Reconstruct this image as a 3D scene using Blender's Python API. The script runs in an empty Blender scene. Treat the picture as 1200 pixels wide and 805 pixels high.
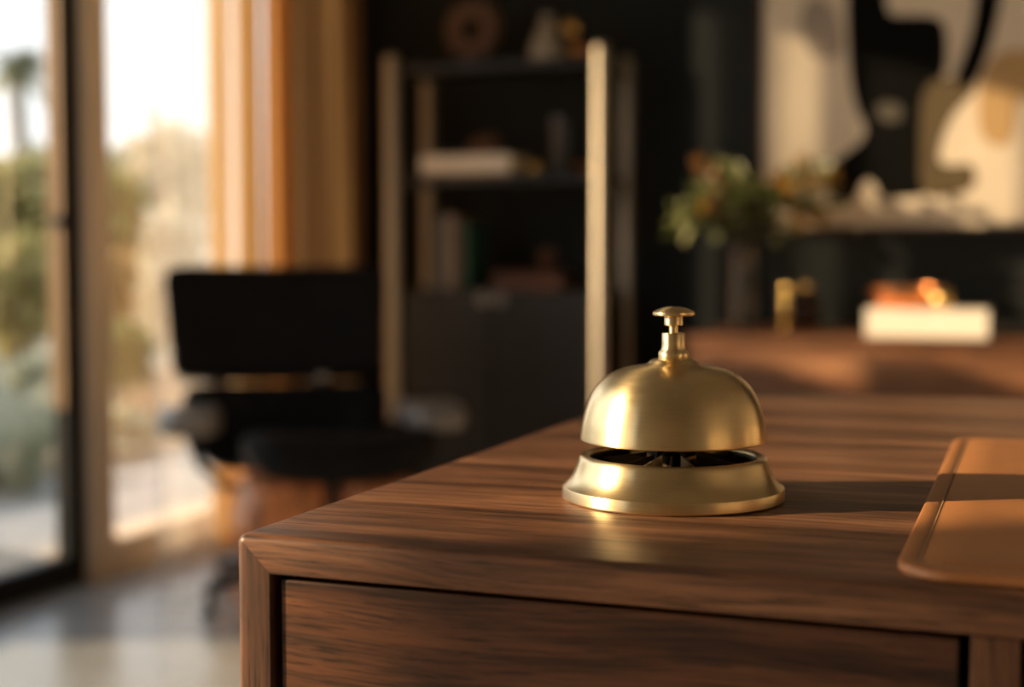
import bpy, bmesh, math, random
from mathutils import Vector, Matrix
random.seed(7)
SC = bpy.context.scene
COL = SC.collection
PI = math.pi

# ------------------------------------------------------------------ camera model
FPX, W, H = 1667.0, 1200.0, 805.0
PITCH = math.atan(98.0 / FPX)
YAW = math.atan(617.0 * math.cos(PITCH) / FPX)
EYE = Vector((0, 0, 0.8416))
sy, cy, sp, cp = math.sin(YAW), math.cos(YAW), math.sin(PITCH), math.cos(PITCH)
RT = Vector((cy, sy, 0)); FW = Vector((-sy * cp, cy * cp, -sp)); UP = Vector((-sy * sp, cy * sp, cp))
def ray(px, py): return FW + RT * ((px - 600.0) / FPX) + UP * ((402.5 - py) / FPX)
def onX(px, py, x): d = ray(px, py); return EYE + d * ((x - EYE.x) / d.x)
def onY(px, py, y): d = ray(px, py); return EYE + d * ((y - EYE.y) / d.y)
def onZ(px, py, z): d = ray(px, py); return EYE + d * ((z - EYE.z) / d.z)

cam = bpy.data.cameras.new('camera'); camo = bpy.data.objects.new('camera', cam); COL.objects.link(camo)
cam.sensor_width = 36; cam.lens = FPX * 36 / W
cam.clip_start = 0.02; cam.clip_end = 300
camo.matrix_world = Matrix.Translation(EYE) @ Matrix((RT, UP, -FW)).transposed().to_4x4()
cam.dof.use_dof = True; cam.dof.focus_distance = 0.515; cam.dof.aperture_fstop = 5.7
SC.camera = camo

# ------------------------------------------------------------------ materials
def nt(name):
    m = bpy.data.materials.new(name); m.use_nodes = True
    n = m.node_tree; n.nodes.clear()
    return m, n
def N(n, t, **kw):
    o = n.nodes.new(t)
    for k, v in kw.items(): setattr(o, k, v)
    return o
def L(n, a, b): n.links.new(a, b)
def ramp(n, stops, interp='LINEAR'):
    r = N(n, 'ShaderNodeValToRGB'); r.color_ramp.interpolation = interp
    e = r.color_ramp.elements
    while len(e) < len(stops): e.new(0.5)
    for i, (p, c) in enumerate(stops):
        e[i].position = p; e[i].color = (c[0], c[1], c[2], 1) if not isinstance(c, (int, float)) else (c, c, c, 1)
    return r
def bsdf(n, col=(.5, .5, .5), rough=.5, metal=0., spec=.5, **kw):
    b = N(n, 'ShaderNodeBsdfPrincipled'); o = N(n, 'ShaderNodeOutputMaterial')
    b.inputs['Base Color'].default_value = (*col, 1); b.inputs['Roughness'].default_value = rough
    b.inputs['Metallic'].default_value = metal; b.inputs['Specular IOR Level'].default_value = spec
    for k, v in kw.items(): b.inputs[k].default_value = v
    L(n, b.outputs[0], o.inputs[0]); return b
def mapped(n, scale=(1, 1, 1), rot=(0, 0, 0), loc=(0, 0, 0)):
    tc = N(n, 'ShaderNodeTexCoord'); mp = N(n, 'ShaderNodeMapping')
    mp.inputs['Scale'].default_value = scale; mp.inputs['Rotation'].default_value = rot; mp.inputs['Location'].default_value = loc
    L(n, tc.outputs['Object'], mp.inputs[0]); return mp.outputs[0]
def noise(n, v, scale=5, detail=4, rough=.5, dist=0.):
    t = N(n, 'ShaderNodeTexNoise'); t.inputs['Scale'].default_value = scale; t.inputs['Detail'].default_value = detail
    t.inputs['Roughness'].default_value = rough; t.inputs['Distortion'].default_value = dist
    L(n, v, t.inputs['Vector']); return t.outputs['Fac']
def mixc(n, f, a, b, mode='MIX'):
    m = N(n, 'ShaderNodeMix', data_type='RGBA', blend_type=mode)
    for s, v in ((m.inputs[0], f), (m.inputs[6], a), (m.inputs[7], b)):
        if isinstance(v, (int, float)): s.default_value = v
        elif isinstance(v, tuple): s.default_value = (*v, 1)
        else: L(n, v, s)
    return m.outputs[2]
def bump(n, h, b, strength=.1, dist=.001):
    u = N(n, 'ShaderNodeBump'); u.inputs['Strength'].default_value = strength; u.inputs['Distance'].default_value = dist
    L(n, h, u.inputs['Height']); L(n, u.outputs[0], b.inputs['Normal'])
def plain(name, col, rough=.5, metal=0., spec=.5, var=.15, vs=8, bs=0., **kw):
    """a procedural base: colour broken by a soft noise"""
    m, n = nt(name); b = bsdf(n, col, rough, metal, spec, **kw)
    v = mapped(n); f = noise(n, v, vs, 4)
    d = tuple(c * (1 - var) for c in col); l = tuple(min(1, c * (1 + var)) for c in col)
    r = ramp(n, [(.3, d), (.7, l)]); L(n, f, r.inputs[0]); L(n, r.outputs[0], b.inputs['Base Color'])
    if bs: bump(n, noise(n, v, vs * 40, 2), b, bs, .0006)
    return m

def wood(name, axis='X', tint=(1, 1, 1), fine=1.0, rough=.36, offs=(0, 0, 0), contrast=1.0):
    m, n = nt(name); b = bsdf(n, (.2, .1, .05), rough, 0, .45)
    def sc(l, a): return {'X': (l, a, a), 'Y': (a, l, a), 'Z': (a, a, l)}[axis]
    k = fine
    # slow wander of the grain
    wob = N(n, 'ShaderNodeTexNoise'); wob.inputs['Scale'].default_value = 1; wob.inputs['Detail'].default_value = 2
    L(n, mapped(n, sc(5 * k, 14 * k), loc=offs), wob.inputs['Vector'])
    tc = N(n, 'ShaderNodeTexCoord')
    mad = N(n, 'ShaderNodeVectorMath', operation='MULTIPLY_ADD')
    mad.inputs[1].default_value = sc(0, .018 / k) if axis != 'X' else (0, .018 / k, .018 / k)
    L(n, wob.outputs['Color'], mad.inputs[0]); L(n, tc.outputs['Object'], mad.inputs[2])
    def mp(s):
        q = N(n, 'ShaderNodeMapping'); q.inputs['Scale'].default_value = s; q.inputs['Location'].default_value = offs
        L(n, mad.outputs[0], q.inputs[0]); return q.outputs[0]
    bands = noise(n, mp(sc(2.2 * k, 42 * k)), 1, 5, .62)
    streak = noise(n, mp(sc(17 * k, 430 * k)), 1, 5, .65)
    fine_ = noise(n, mp(sc(42 * k, 1000 * k)), 1, 3, .6)
    blot = noise(n, mp(sc(9 * k, 22 * k)), 1, 3, .5)
    c1 = ramp(n, [(.34, tuple(a * t for a, t in zip((.046, .019, .009), tint))), (.46, tuple(a * t for a, t in zip((.126, .056, .028), tint))),
                  (.55, tuple(a * t for a, t in zip((.180, .081, .041), tint))), (.68, tuple(a * t for a, t in zip((.262, .130, .068), tint)))])
    L(n, bands, c1.inputs[0])
    r2 = ramp(n, [(.36, .32), (.49, .92), (.64, 1.28)]); L(n, streak, r2.inputs[0])
    c = mixc(n, .78 * contrast, c1.outputs[0], r2.outputs[0], 'MULTIPLY')
    r3 = ramp(n, [(.35, .25), (.45, 1.0), (.65, 1.12)]); L(n, fine_, r3.inputs[0])
    c = mixc(n, .80 * contrast, c, r3.outputs[0], 'MULTIPLY')
    r4 = ramp(n, [(.3, .72), (.7, 1.25)]); L(n, blot, r4.inputs[0])
    c = mixc(n, .8, c, r4.outputs[0], 'MULTIPLY')
    L(n, c, b.inputs['Base Color'])
    rr = ramp(n, [(.3, rough + .14), (.6, rough)]); L(n, streak, rr.inputs[0]); L(n, rr.outputs[0], b.inputs['Roughness'])
    bump(n, fine_, b, .12, .0004)
    return m

def brushed(name, col, rough=.27, aniso=.6, lines=True, dark=.9):
    m, n = nt(name); b = bsdf(n, col, rough, 1.0)
    b.inputs['Anisotropic'].default_value = aniso; b.inputs['Anisotropic Rotation'].default_value = .25
    t = N(n, 'ShaderNodeTangent', direction_type='RADIAL', axis='Z'); L(n, t.outputs[0], b.inputs['Tangent'])
    v = mapped(n, (1, 1, 1)); big = noise(n, v, 60, 4, .6)
    tc = N(n, 'ShaderNodeTexCoord'); sx = N(n, 'ShaderNodeSeparateXYZ'); L(n, tc.outputs['Object'], sx.inputs[0])
    # fine rings of the lathe: noise in (height, radius), a touch of angle
    ln = N(n, 'ShaderNodeVectorMath', operation='LENGTH'); cb = N(n, 'ShaderNodeCombineXYZ')
    L(n, sx.outputs[0], cb.inputs[0]); L(n, sx.outputs[1], cb.inputs[1]); L(n, cb.outputs[0], ln.inputs[0])
    at = N(n, 'ShaderNodeMath', operation='ARCTAN2'); L(n, sx.outputs[1], at.inputs[0]); L(n, sx.outputs[0], at.inputs[1])
    c2 = N(n, 'ShaderNodeCombineXYZ'); L(n, ln.outputs['Value'], c2.inputs[0]); L(n, sx.outputs[2], c2.inputs[1])
    am = N(n, 'ShaderNodeMath', operation='MULTIPLY'); am.inputs[1].default_value = .0012; L(n, at.outputs[0], am.inputs[0]); L(n, am.outputs[0], c2.inputs[2])
    f = noise(n, c2.outputs[0], 2600, 2, .6)
    dcol = tuple(c * dark for c in col)
    rc = ramp(n, [(.35, dcol), (.62, col)]); L(n, big, rc.inputs[0])
    r2 = ramp(n, [(.3, .92), (.7, 1.0)]); L(n, f, r2.inputs[0])
    L(n, mixc(n, 1., rc.outputs[0], r2.outputs[0], 'MULTIPLY'), b.inputs['Base Color'])
    rr = ramp(n, [(.3, rough - .015), (.7, rough + .025)]); L(n, f, rr.inputs[0]); L(n, rr.outputs[0], b.inputs['Roughness'])
    if lines: bump(n, f, b, .035, .00003)
    return m

def leather(name, col, rough=.42, scale=900, bs=.25, var=.2, spec=.5):
    m, n = nt(name); b = bsdf(n, col, rough, 0, spec)
    v = mapped(n); vo = N(n, 'ShaderNodeTexVoronoi', feature='DISTANCE_TO_EDGE'); vo.inputs['Scale'].default_value = scale
    L(n, v, vo.inputs['Vector'])
    f = noise(n, v, scale / 60, 5, .6)
    r = ramp(n, [(.3, tuple(c * (1 - var) for c in col)), (.7, tuple(min(1, c * (1 + var)) for c in col))]); L(n, f, r.inputs[0])
    L(n, r.outputs[0], b.inputs['Base Color']); bump(n, vo.outputs['Distance'], b, bs, .0006)
    return m

def thin_glass(name, tint=(1, 1, 1), refl=1.0, rough=.0):
    m, n = nt(name); o = N(n, 'ShaderNodeOutputMaterial'); t = N(n, 'ShaderNodeBsdfTransparent'); g = N(n, 'ShaderNodeBsdfGlossy')
    t.inputs[0].default_value = (*tint, 1); g.inputs['Roughness'].default_value = rough
    fr = N(n, 'ShaderNodeFresnel'); fr.inputs['IOR'].default_value = 1.45
    mu = N(n, 'ShaderNodeMath', operation='MULTIPLY'); mu.inputs[1].default_value = refl; L(n, fr.outputs[0], mu.inputs[0])
    mx = N(n, 'ShaderNodeMixShader'); L(n, mu.outputs[0], mx.inputs[0]); L(n, t.outputs[0], mx.inputs[1]); L(n, g.outputs[0], mx.inputs[2])
    L(n, mx.outputs[0], o.inputs[0]); return m

def fabric(name, col, transp=0., transl=.4, weave=900, stripe=0.):
    m, n = nt(name); o = N(n, 'ShaderNodeOutputMaterial')
    d = N(n, 'ShaderNodeBsdfDiffuse'); t = N(n, 'ShaderNodeBsdfTranslucent')
    v = mapped(n, (1, 1, .02)); f = noise(n, v, weave / 20, 3)
    r = ramp(n, [(.3, tuple(c * .82 for c in col)), (.7, tuple(min(1, c * 1.12) for c in col))]); L(n, f, r.inputs[0])
    L(n, r.outputs[0], d.inputs[0]); L(n, r.outputs[0], t.inputs[0])
    mx = N(n, 'ShaderNodeMixShader'); mx.inputs[0].default_value = transl; L(n, d.outputs[0], mx.inputs[1]); L(n, t.outputs[0], mx.inputs[2])
    if transp:
        tr = N(n, 'ShaderNodeBsdfTransparent'); m2 = N(n, 'ShaderNodeMixShader'); m2.inputs[0].default_value = transp
        L(n, mx.outputs[0], m2.inputs[1]); L(n, tr.outputs[0], m2.inputs[2]); L(n, m2.outputs[0], o.inputs[0])
    else: L(n, mx.outputs[0], o.inputs[0])
    return m

def leafmat(name, cols, rough=.45, transl=.3):
    m, n = nt(name); o = N(n, 'ShaderNodeOutputMaterial'); b = N(n, 'ShaderNodeBsdfPrincipled'); t = N(n, 'ShaderNodeBsdfTranslucent')
    b.inputs['Roughness'].default_value = rough
    oi = N(n, 'ShaderNodeNewGeometry')
    r = ramp(n, [(i / max(1, len(cols) - 1), c) for i, c in enumerate(cols)]); L(n, oi.outputs['Random Per Island'], r.inputs[0])
    L(n, r.outputs[0], b.inputs['Base Color']); L(n, r.outputs[0], t.inputs[0])
    mx = N(n, 'ShaderNodeMixShader'); mx.inputs[0].default_value = transl; L(n, b.outputs[0], mx.inputs[1]); L(n, t.outputs[0], mx.inputs[2])
    L(n, mx.outputs[0], o.inputs[0]); return m

M = {}
M['top_wood'] = wood('walnut_along_x', 'X')
M['side_wood'] = wood('walnut_along_z', 'Z', offs=(3, 1, 2))
M['drawer_wood'] = wood('walnut_drawer', 'X', tint=(.92, .84, .78), offs=(5.2, 2.1, 7.7), contrast=1.0)
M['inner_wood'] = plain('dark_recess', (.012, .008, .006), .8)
M['board_wood'] = wood('walnut_sideboard', 'X', tint=(1.15, 1.12, 1.08), fine=.35, offs=(1, 4, 2))
M['shell_wood'] = wood('walnut_shell', 'Z', tint=(4.4, 3.7, 3.0), fine=.4, rough=.26)
M['brass'] = brushed('brushed_brass', (.80, .63, .35), .30, .75)
M['brass_dark'] = brushed('shaded_brass', (.035, .026, .014), .45, .3)  # near-black brass carries the shade inside the bell
M['post_brass'] = brushed('post_brass', (.62, .56, .46), .42, .5, False)
M['pad_leather'] = leather('cognac_leather', (.36, .150, .052), .46, 1500, .22, .14, .4)
M['pad_edge'] = leather('cognac_leather_edge', (.40, .17, .075), .38, 1500, .15, .1)
M['thread'] = plain('tan_thread', (.26, .16, .09), .8)
M['black_leather'] = leather('black_leather', (.006, .006, .007), .6, 300, .2, .3, .15)
M['black_metal'] = plain('black_metal', (.012, .013, .014), .38, 0, .5)
M['door_metal'] = plain('door_metal', (.010, .012, .014), .6, 0, .2)
M['alu'] = plain('aluminium', (.55, .54, .52), .3, 1.)
M['dark_alu'] = plain('dark_aluminium', (.06, .06, .062), .35, .6)
M['arm_pad'] = leather('armrest_leather', (.22, .20, .185), .3, 300, .15, .2, .7)
M['shelf_black'] = plain('black_shelf', (.018, .018, .018), .45, 0, .4)
M['door_black'] = plain('black_door', (.020, .022, .021), .5, 0, .4, .2, 3)
M['wall_dark'] = plain('charcoal_paint', (.022, .026, .026), .75, 0, .2, .08, 2)
M['wall_plain'] = plain('warm_plaster', (.72, .60, .45), .8, 0, .3, .06, 2)
M['ceil'] = plain('ceiling_paint', (.34, .31, .27), .9, 0, .3, .05, 2)
M['frame_tan'] = plain('taupe_frame', (.84, .68, .52), .5, 0, .4, .06, 3)
M['bead_tan'] = plain('bronze_bead', (.30, .20, .12), .5, 0, .4, .06, 3)
M['glass'] = thin_glass('window_glass', (.985, .99, .985), .45)
M['clear_glass'] = thin_glass('clear_glass', (.72, .70, .68), 1.0, .03)
M['amber_glass'] = thin_glass('amber_glass', (.55, .22, .04), 1.0, .03)
M['sheer'] = fabric('sheer_linen', (.68, .52, .34), .42, .55)
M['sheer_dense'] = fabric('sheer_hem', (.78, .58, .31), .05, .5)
M['sheer_shaded'] = fabric('sheer_shaded', (.78, .47, .26), 0, .48)  # tan stands in for the weaker backlight low on the sheer
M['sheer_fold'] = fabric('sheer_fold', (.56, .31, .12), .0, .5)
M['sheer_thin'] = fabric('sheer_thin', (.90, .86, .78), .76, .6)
M['sheer_dimmer'] = fabric('sheer_dimmer', (.45, .36, .26), .12, .35)  # cloth of the unseen curtain that weakens the sun
M['drape'] = fabric('tan_drape', (.25, .155, .075), 0, .30)
M['canvas'] = plain('cream_canvas', (.80, .70, .56), .8, 0, .2, .05, 6, .1)
M['paint_black'] = plain('black_paint', (.006, .006, .0055), .8, 0, .05)
M['paint_tan'] = plain('tan_paint', (.55, .36, .17), .7, 0, .3, .06)
M['paint_olive'] = plain('olive_paint', (.115, .085, .045), .7, 0, .3, .12)
M['paint_shaded'] = plain('shaded_cream', (.09, .08, .065), .7, 0, .3, .1)  # cream darkened for the unlit spot of the canvas
M['paint_grey'] = plain('grey_paint', (.40, .34, .28), .7, 0, .3, .1)
M['frame_brown'] = plain('brown_frame', (.07, .035, .018), .45)
M['paper'] = plain('white_cover', (.86, .80, .70), .6, 0, .3, .03)
M['pages'] = plain('page_block', (.80, .72, .58), .8, 0, .2, .06, 60)
M['book_grey'] = plain('grey_cover', (.16, .16, .16), .6)
M['book_white'] = plain('pale_spine', (.34, .32, .30), .6)
M['book_brown'] = plain('brown_cover', (.14, .055, .025), .55)
M['book_green'] = plain('green_cover', (.016, .070, .045), .55)
M['book_tan'] = plain('tan_cover', (.40, .28, .15), .6)
M['book_navy'] = plain('navy_cover', (.02, .03, .05), .55)
M['copper'] = plain('copper', (.75, .30, .12), .28, 1., .5, .1)
M['gold'] = plain('polished_brass', (.85, .58, .22), .2, 1., .5, .08)
M['rust'] = plain('rust_ceramic', (.11, .052, .026), .6)
M['ceramic'] = plain('cream_ceramic', (.32, .28, .22), .5)
M['tray_wood'] = wood('oak_tray', 'X', tint=(.8, .65, .5), fine=.5)
M['stem'] = plain('stem', (.06, .05, .02), .7)
M['leaf_green'] = leafmat('green_leaves', [(.05, .075, .02), (.11, .14, .035), (.22, .24, .10), (.46, .47, .25)], .22)
M['leaf_orange'] = leafmat('autumn_leaves', [(.20, .09, .015), (.42, .20, .03), (.6, .36, .08)], .26)
M['trunk'] = plain('bark', (.36, .29, .22), .9, 0, .2, .3, 10)
M['f1'] = leafmat('dark_foliage', [(.12, .16, .05), (.22, .26, .09), (.30, .32, .12)])
M['f2'] = leafmat('yellow_foliage', [(.34, .32, .12), (.48, .42, .17), (.56, .48, .24)])
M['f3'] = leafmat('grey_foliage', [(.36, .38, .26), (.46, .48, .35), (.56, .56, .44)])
M['f4'] = leafmat('orange_foliage', [(.36, .20, .07), (.48, .27, .10), (.30, .26, .08)])
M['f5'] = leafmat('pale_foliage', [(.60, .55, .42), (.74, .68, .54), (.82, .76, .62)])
M['palm'] = leafmat('palm_fronds', [(.30, .33, .20), (.40, .40, .25)])
M['patio'] = plain('pale_paving', (.42, .43, .43), .8, 0, .2, .05, 3)
M['kerb'] = plain('white_render', (.74, .72, .68), .8, 0, .2, .04, 4)
M['mulch'] = plain('mulch', (.30, .19, .11), .95, 0, .1, .35, 20)
M['ground'] = plain('dry_ground', (.31, .29, .22), .95, 0, .1, .3, .8)
def concrete():
    m, n = nt('polished_concrete'); b = bsdf(n, (.3, .3, .3), .22, 0, .5)
    v = mapped(n); f = noise(n, v, 2.2, 6, .62); g = noise(n, v, 45, 3)
    r = ramp(n, [(.3, (.25, .268, .285)), (.7, (.38, .40, .415))]); L(n, f, r.inputs[0])
    r2 = ramp(n, [(.3, .88), (.7, 1.05)]); L(n, g, r2.inputs[0])
    L(n, mixc(n, 1., r.outputs[0], r2.outputs[0], 'MULTIPLY'), b.inputs['Base Color'])
    rr = ramp(n, [(.3, .16), (.7, .32)]); L(n, f, rr.inputs[0]); L(n, rr.outputs[0], b.inputs['Roughness']); return m
M['floor'] = concrete()

# ------------------------------------------------------------------ mesh helpers
def link(name, bm, mat, parent=None, smooth=False, sub=0, angle=None):
    me = bpy.data.meshes.new(name); bm.normal_update(); bm.to_mesh(me); bm.free()
    o = bpy.data.objects.new(name, me); COL.objects.link(o)
    me.materials.append(M[mat] if isinstance(mat, str) else mat)
    if smooth:
        for p in me.polygons: p.use_smooth = True
        if angle is not None:
            b2 = bmesh.new(); b2.from_mesh(me)
            for e in b2.edges:
                if len(e.link_faces) == 2 and e.calc_face_angle(0) > math.radians(angle): e.smooth = False
            b2.to_mesh(me); b2.free()
    if sub:
        s = o.modifiers.new('sub', 'SUBSURF'); s.levels = sub; s.render_levels = sub
    if parent: o.parent = parent
    return o
def thing(name, label, cat, loc=(0, 0, 0), rz=0., group=None):
    o = bpy.data.objects.new(name, None); COL.objects.link(o); o.location = loc; o.rotation_euler = (0, 0, rz)
    o.empty_display_size = .05
    return tag(o, label, cat, group)
def tag(o, label, cat, group=None):
    o['label'] = label; o['category'] = cat
    if group: o['group'] = group
    return o
def struct(o, label=None):
    o['kind'] = 'structure'
    if label: o['label'] = label
    return o
def box(bm, x0, x1, y0, y1, z0, z1, bev=0., seg=2, mat=None):
    r = bmesh.ops.create_cube(bm, size=1)
    vs = r['verts']
    for v in vs:
        v.co = Vector(((x0 + x1) / 2 + v.co.x * (x1 - x0), (y0 + y1) / 2 + v.co.y * (y1 - y0), (z0 + z1) / 2 + v.co.z * (z1 - z0)))
    if bev:
        es = set(e for v in vs for e in v.link_edges)
        r2 = bmesh.ops.bevel(bm, geom=list(es), offset=bev, segments=seg, affect='EDGES', profile=.5)
        vs = list({v for f in r2['faces'] for v in f.verts} | {v for v in vs if v.is_valid})
    if mat is not None: bmesh.ops.transform(bm, matrix=mat, verts=vs)
    return bm
def lathe(bm, prof, seg=64, c=(0, 0, 0), closed=False):
    """prof: list of (radius, z); r=0 makes a pole"""
    rings = []
    for r, z in prof:
        if r < 1e-7: rings.append([bm.verts.new((c[0], c[1], c[2] + z))])
        else: rings.append([bm.verts.new((c[0] + r * math.cos(2 * PI * k / seg), c[1] + r * math.sin(2 * PI * k / seg), c[2] + z)) for k in range(seg)])
    pairs = list(zip(rings, rings[1:])) + ([(rings[-1], rings[0])] if closed else [])
    for a, b in pairs:
        for k in range(seg):
            k2 = (k + 1) % seg
            if len(a) == 1 and len(b) == 1: continue
            if len(a) == 1: bm.faces.new((a[0], b[k2], b[k]))
            elif len(b) == 1: bm.faces.new((a[k], a[k2], b[0]))
            else: bm.faces.new((a[k], a[k2], b[k2], b[k]))
    bmesh.ops.recalc_face_normals(bm, faces=bm.faces[:])
    return bm
def tube(bm, pts, rad, seg=10, caps=True):
    pts = [Vector(p) for p in pts]; rs = rad if isinstance(rad, (list, tuple)) else [rad] * len(pts)
    rings = []; up = Vector((0, 0, 1))
    for i, p in enumerate(pts):
        d = (pts[min(i + 1, len(pts) - 1)] - pts[max(i - 1, 0)]).normalized()
        a = d.cross(up)
        if a.length < 1e-3: a = d.cross(Vector((1, 0, 0)))
        a.normalize(); b = d.cross(a).normalized()
        rings.append([bm.verts.new(p + (a * math.cos(2 * PI * k / seg) + b * math.sin(2 * PI * k / seg)) * rs[i]) for k in range(seg)])
    for a, b in zip(rings, rings[1:]):
        for k in range(seg): bm.faces.new((a[k], a[(k + 1) % seg], b[(k + 1) % seg], b[k]))
    if caps:
        bm.faces.new(rings[0][::-1]); bm.faces.new(rings[-1])
    return bm
def cushion(bm, a, b, c, e1=.35, e2=.35, fn=None, nu=28, nv=18, M4=None):
    """a pillow-edged block (superellipsoid) of half sizes a, b, c; fn bends each point"""
    def s(w, m): return math.copysign(abs(w) ** m, w)
    grid = []
    for j in range(nv + 1):
        v = -PI / 2 + PI * j / nv
        if j in (0, nv):
            p = Vector((0, 0, c * math.copysign(1, v))); grid.append([p]); continue
        row = []
        for i in range(nu):
            u = -PI + 2 * PI * i / nu
            row.append(Vector((a * s(math.cos(v), e1) * s(math.cos(u), e2), b * s(math.cos(v), e1) * s(math.sin(u), e2), c * s(math.sin(v), e1))))
        grid.append(row)
    vg = []
    for row in grid:
        vr = []
        for p in row:
            if fn: p = fn(p.copy())
            if M4 is not None: p = M4 @ p
            vr.append(bm.verts.new(p))
        vg.append(vr)
    for r0, r1 in zip(vg, vg[1:]):
        n = max(len(r0), len(r1))
        for i in range(n):
            k = (i + 1) % n
            if len(r0) == 1: bm.faces.new((r0[0], r1[k], r1[i]))
            elif len(r1) == 1: bm.faces.new((r0[i], r0[k], r1[0]))
            else: bm.faces.new((r0[i], r0[k], r1[k], r1[i]))
    bmesh.ops.recalc_face_normals(bm, faces=bm.faces[:])
    return bm
def prism(bm, poly, y0, y1):
    """poly: list of (x, z), extruded from y0 to y1"""
    a = [bm.verts.new((x, y0, z)) for x, z in poly]; b = [bm.verts.new((x, y1, z)) for x, z in poly]
    bm.faces.new(a); bm.faces.new(b[::-1])
    n = len(poly)
    for i in range(n): bm.faces.new((a[i], b[i], b[(i + 1) % n], a[(i + 1) % n]))
    bmesh.ops.recalc_face_normals(bm, faces=bm.faces[:])
    return bm
def nb(): return bmesh.new()

# ------------------------------------------------------------------ room
XL, YB, XR, YF, ZC = -2.33, 4.55, 2.1, -3.2, 2.65
YW = 4.25          # face of the thicker wall that carries the painting
def wallbox(name, x0, x1, y0, y1, z0, z1, mat): return struct(link(name, box(nb(), x0, x1, y0, y1, z0, z1), mat))
wallbox('floor', XL - .12, XR + .1, YF - .1, YB + .1, -.1, 0, 'floor')
wallbox('ceiling', XL - .12, XR + .1, YF - .1, YB + .1, ZC, ZC + .1, 'ceil')
wallbox('wall_back', XL - .12, XR + .1, YB, YB + .12, 0, ZC, 'wall_dark')
wallbox('wall_inner', -.99, XR, YW, YB, 0, ZC, 'wall_dark')
wallbox('wall_right', XR, XR + .1, YF, YB, 0, ZC, 'wall_plain')
wallbox('wall_front', XL - .12, XR + .1, YF - .1, YF, 0, ZC, 'wall_plain')
bm = nb(); ZH = 2.42
box(bm, XL - .12, XL, 4.46, YB, 0, ZC); box(bm, XL - .12, XL, YF, 4.46, ZH, ZC)      # corner return and the header over the glazing
box(bm, XL - .12, XL, YF, -2.9, 0, ZH)
struct(link('wall_left', bm, 'wall_dark'))
struct(link('baseboard_back', box(nb(), XL, -.99, YB - .015, YB, 0, .09, .003), 'wall_dark'))
# deep roof overhang above the patio, unseen; cut back beside the desk to admit sun
struct(link('roof_overhang', box(box(nb(), XL - 1.2, XL - .12, 1.3, YB + 1.0, 2.40, 2.56, .01), XL - .2, XL - .12, YF, 1.3, 2.40, 2.56, .01), 'kerb'))

# fixed window: stiles, bottom and top rail, one pane
w = bpy.data.objects.new('window_1', None); COL.objects.link(w); struct(w, 'tall fixed window in a taupe frame behind the lounge chair')
bm = nb()
box(bm, -2.41, -2.305, 3.079, 3.175, 0, ZH, .004); box(bm, -2.41, -2.31, 4.38, 4.46, 0, ZH, .004)
box(bm, -2.41, -2.305, 3.175, 4.38, 0, .092, .004); box(bm, -2.41, -2.31, 3.175, 4.38, ZH - .07, ZH, .004)
link('window_frame', bm, 'frame_tan', w)
link('pane', box(nb(), -2.372, -2.366, 3.17, 4.385, .088, ZH - .065), 'glass', w)
# black sliding door
def sliding_door(idx, y0, y1, label, bead):
    d = bpy.data.objects.new('door_%d' % idx, None); COL.objects.link(d); struct(d, label)
    bm = nb(); x0, x1 = -2.373, -2.33
    box(bm, x0, x1, y1 - .062, y1, .0, ZH, .003); box(bm, x0, x1, y0, y0 + .06, 0, ZH, .003)
    box(bm, x0, x1, y0 + .06, y1 - .062, 0, .075, .003); box(bm, x0, x1, y0 + .06, y1 - .062, ZH - .07, ZH, .003)
    link('door_frame', bm, 'door_metal', d)
    link('pane', box(nb(), -2.354, -2.349, y0 + .055, y1 - .057, .07, ZH - .065), 'glass', d)
    if bead:  # tan marks the sunlit stile face and stops where shade begins
        o = link('sunlit_bead', box(nb(), -2.3725, -2.3555, y1 - .070, y1 - .061, .46, ZH - .07, .001), 'bead_tan', d); o['label'] = 'tan strip on the sunlit part of the black door stile'
        o = link('sunlit_bead', box(nb(), -2.3475, -2.332, y1 - .070, y1 - .061, .46, ZH - .07, .001), 'bead_tan', d); o['label'] = 'tan strip on the sunlit part of the black door stile'
        link('latch', box(nb(), -2.357, -2.328, y1 - .082, y1 - .068, .925, .955, .003), 'black_metal', d)
sliding_door(1, 1.55, 3.078, 'black framed sliding glass door at the left edge', True)
sliding_door(2, .05, 1.55, 'black framed sliding glass door beside the desk', False)
sliding_door(3, -1.5, .05, 'black framed sliding glass door beside the camera', False)
sliding_door(4, -2.9, -1.5, 'black framed sliding glass door behind the camera', False)

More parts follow.
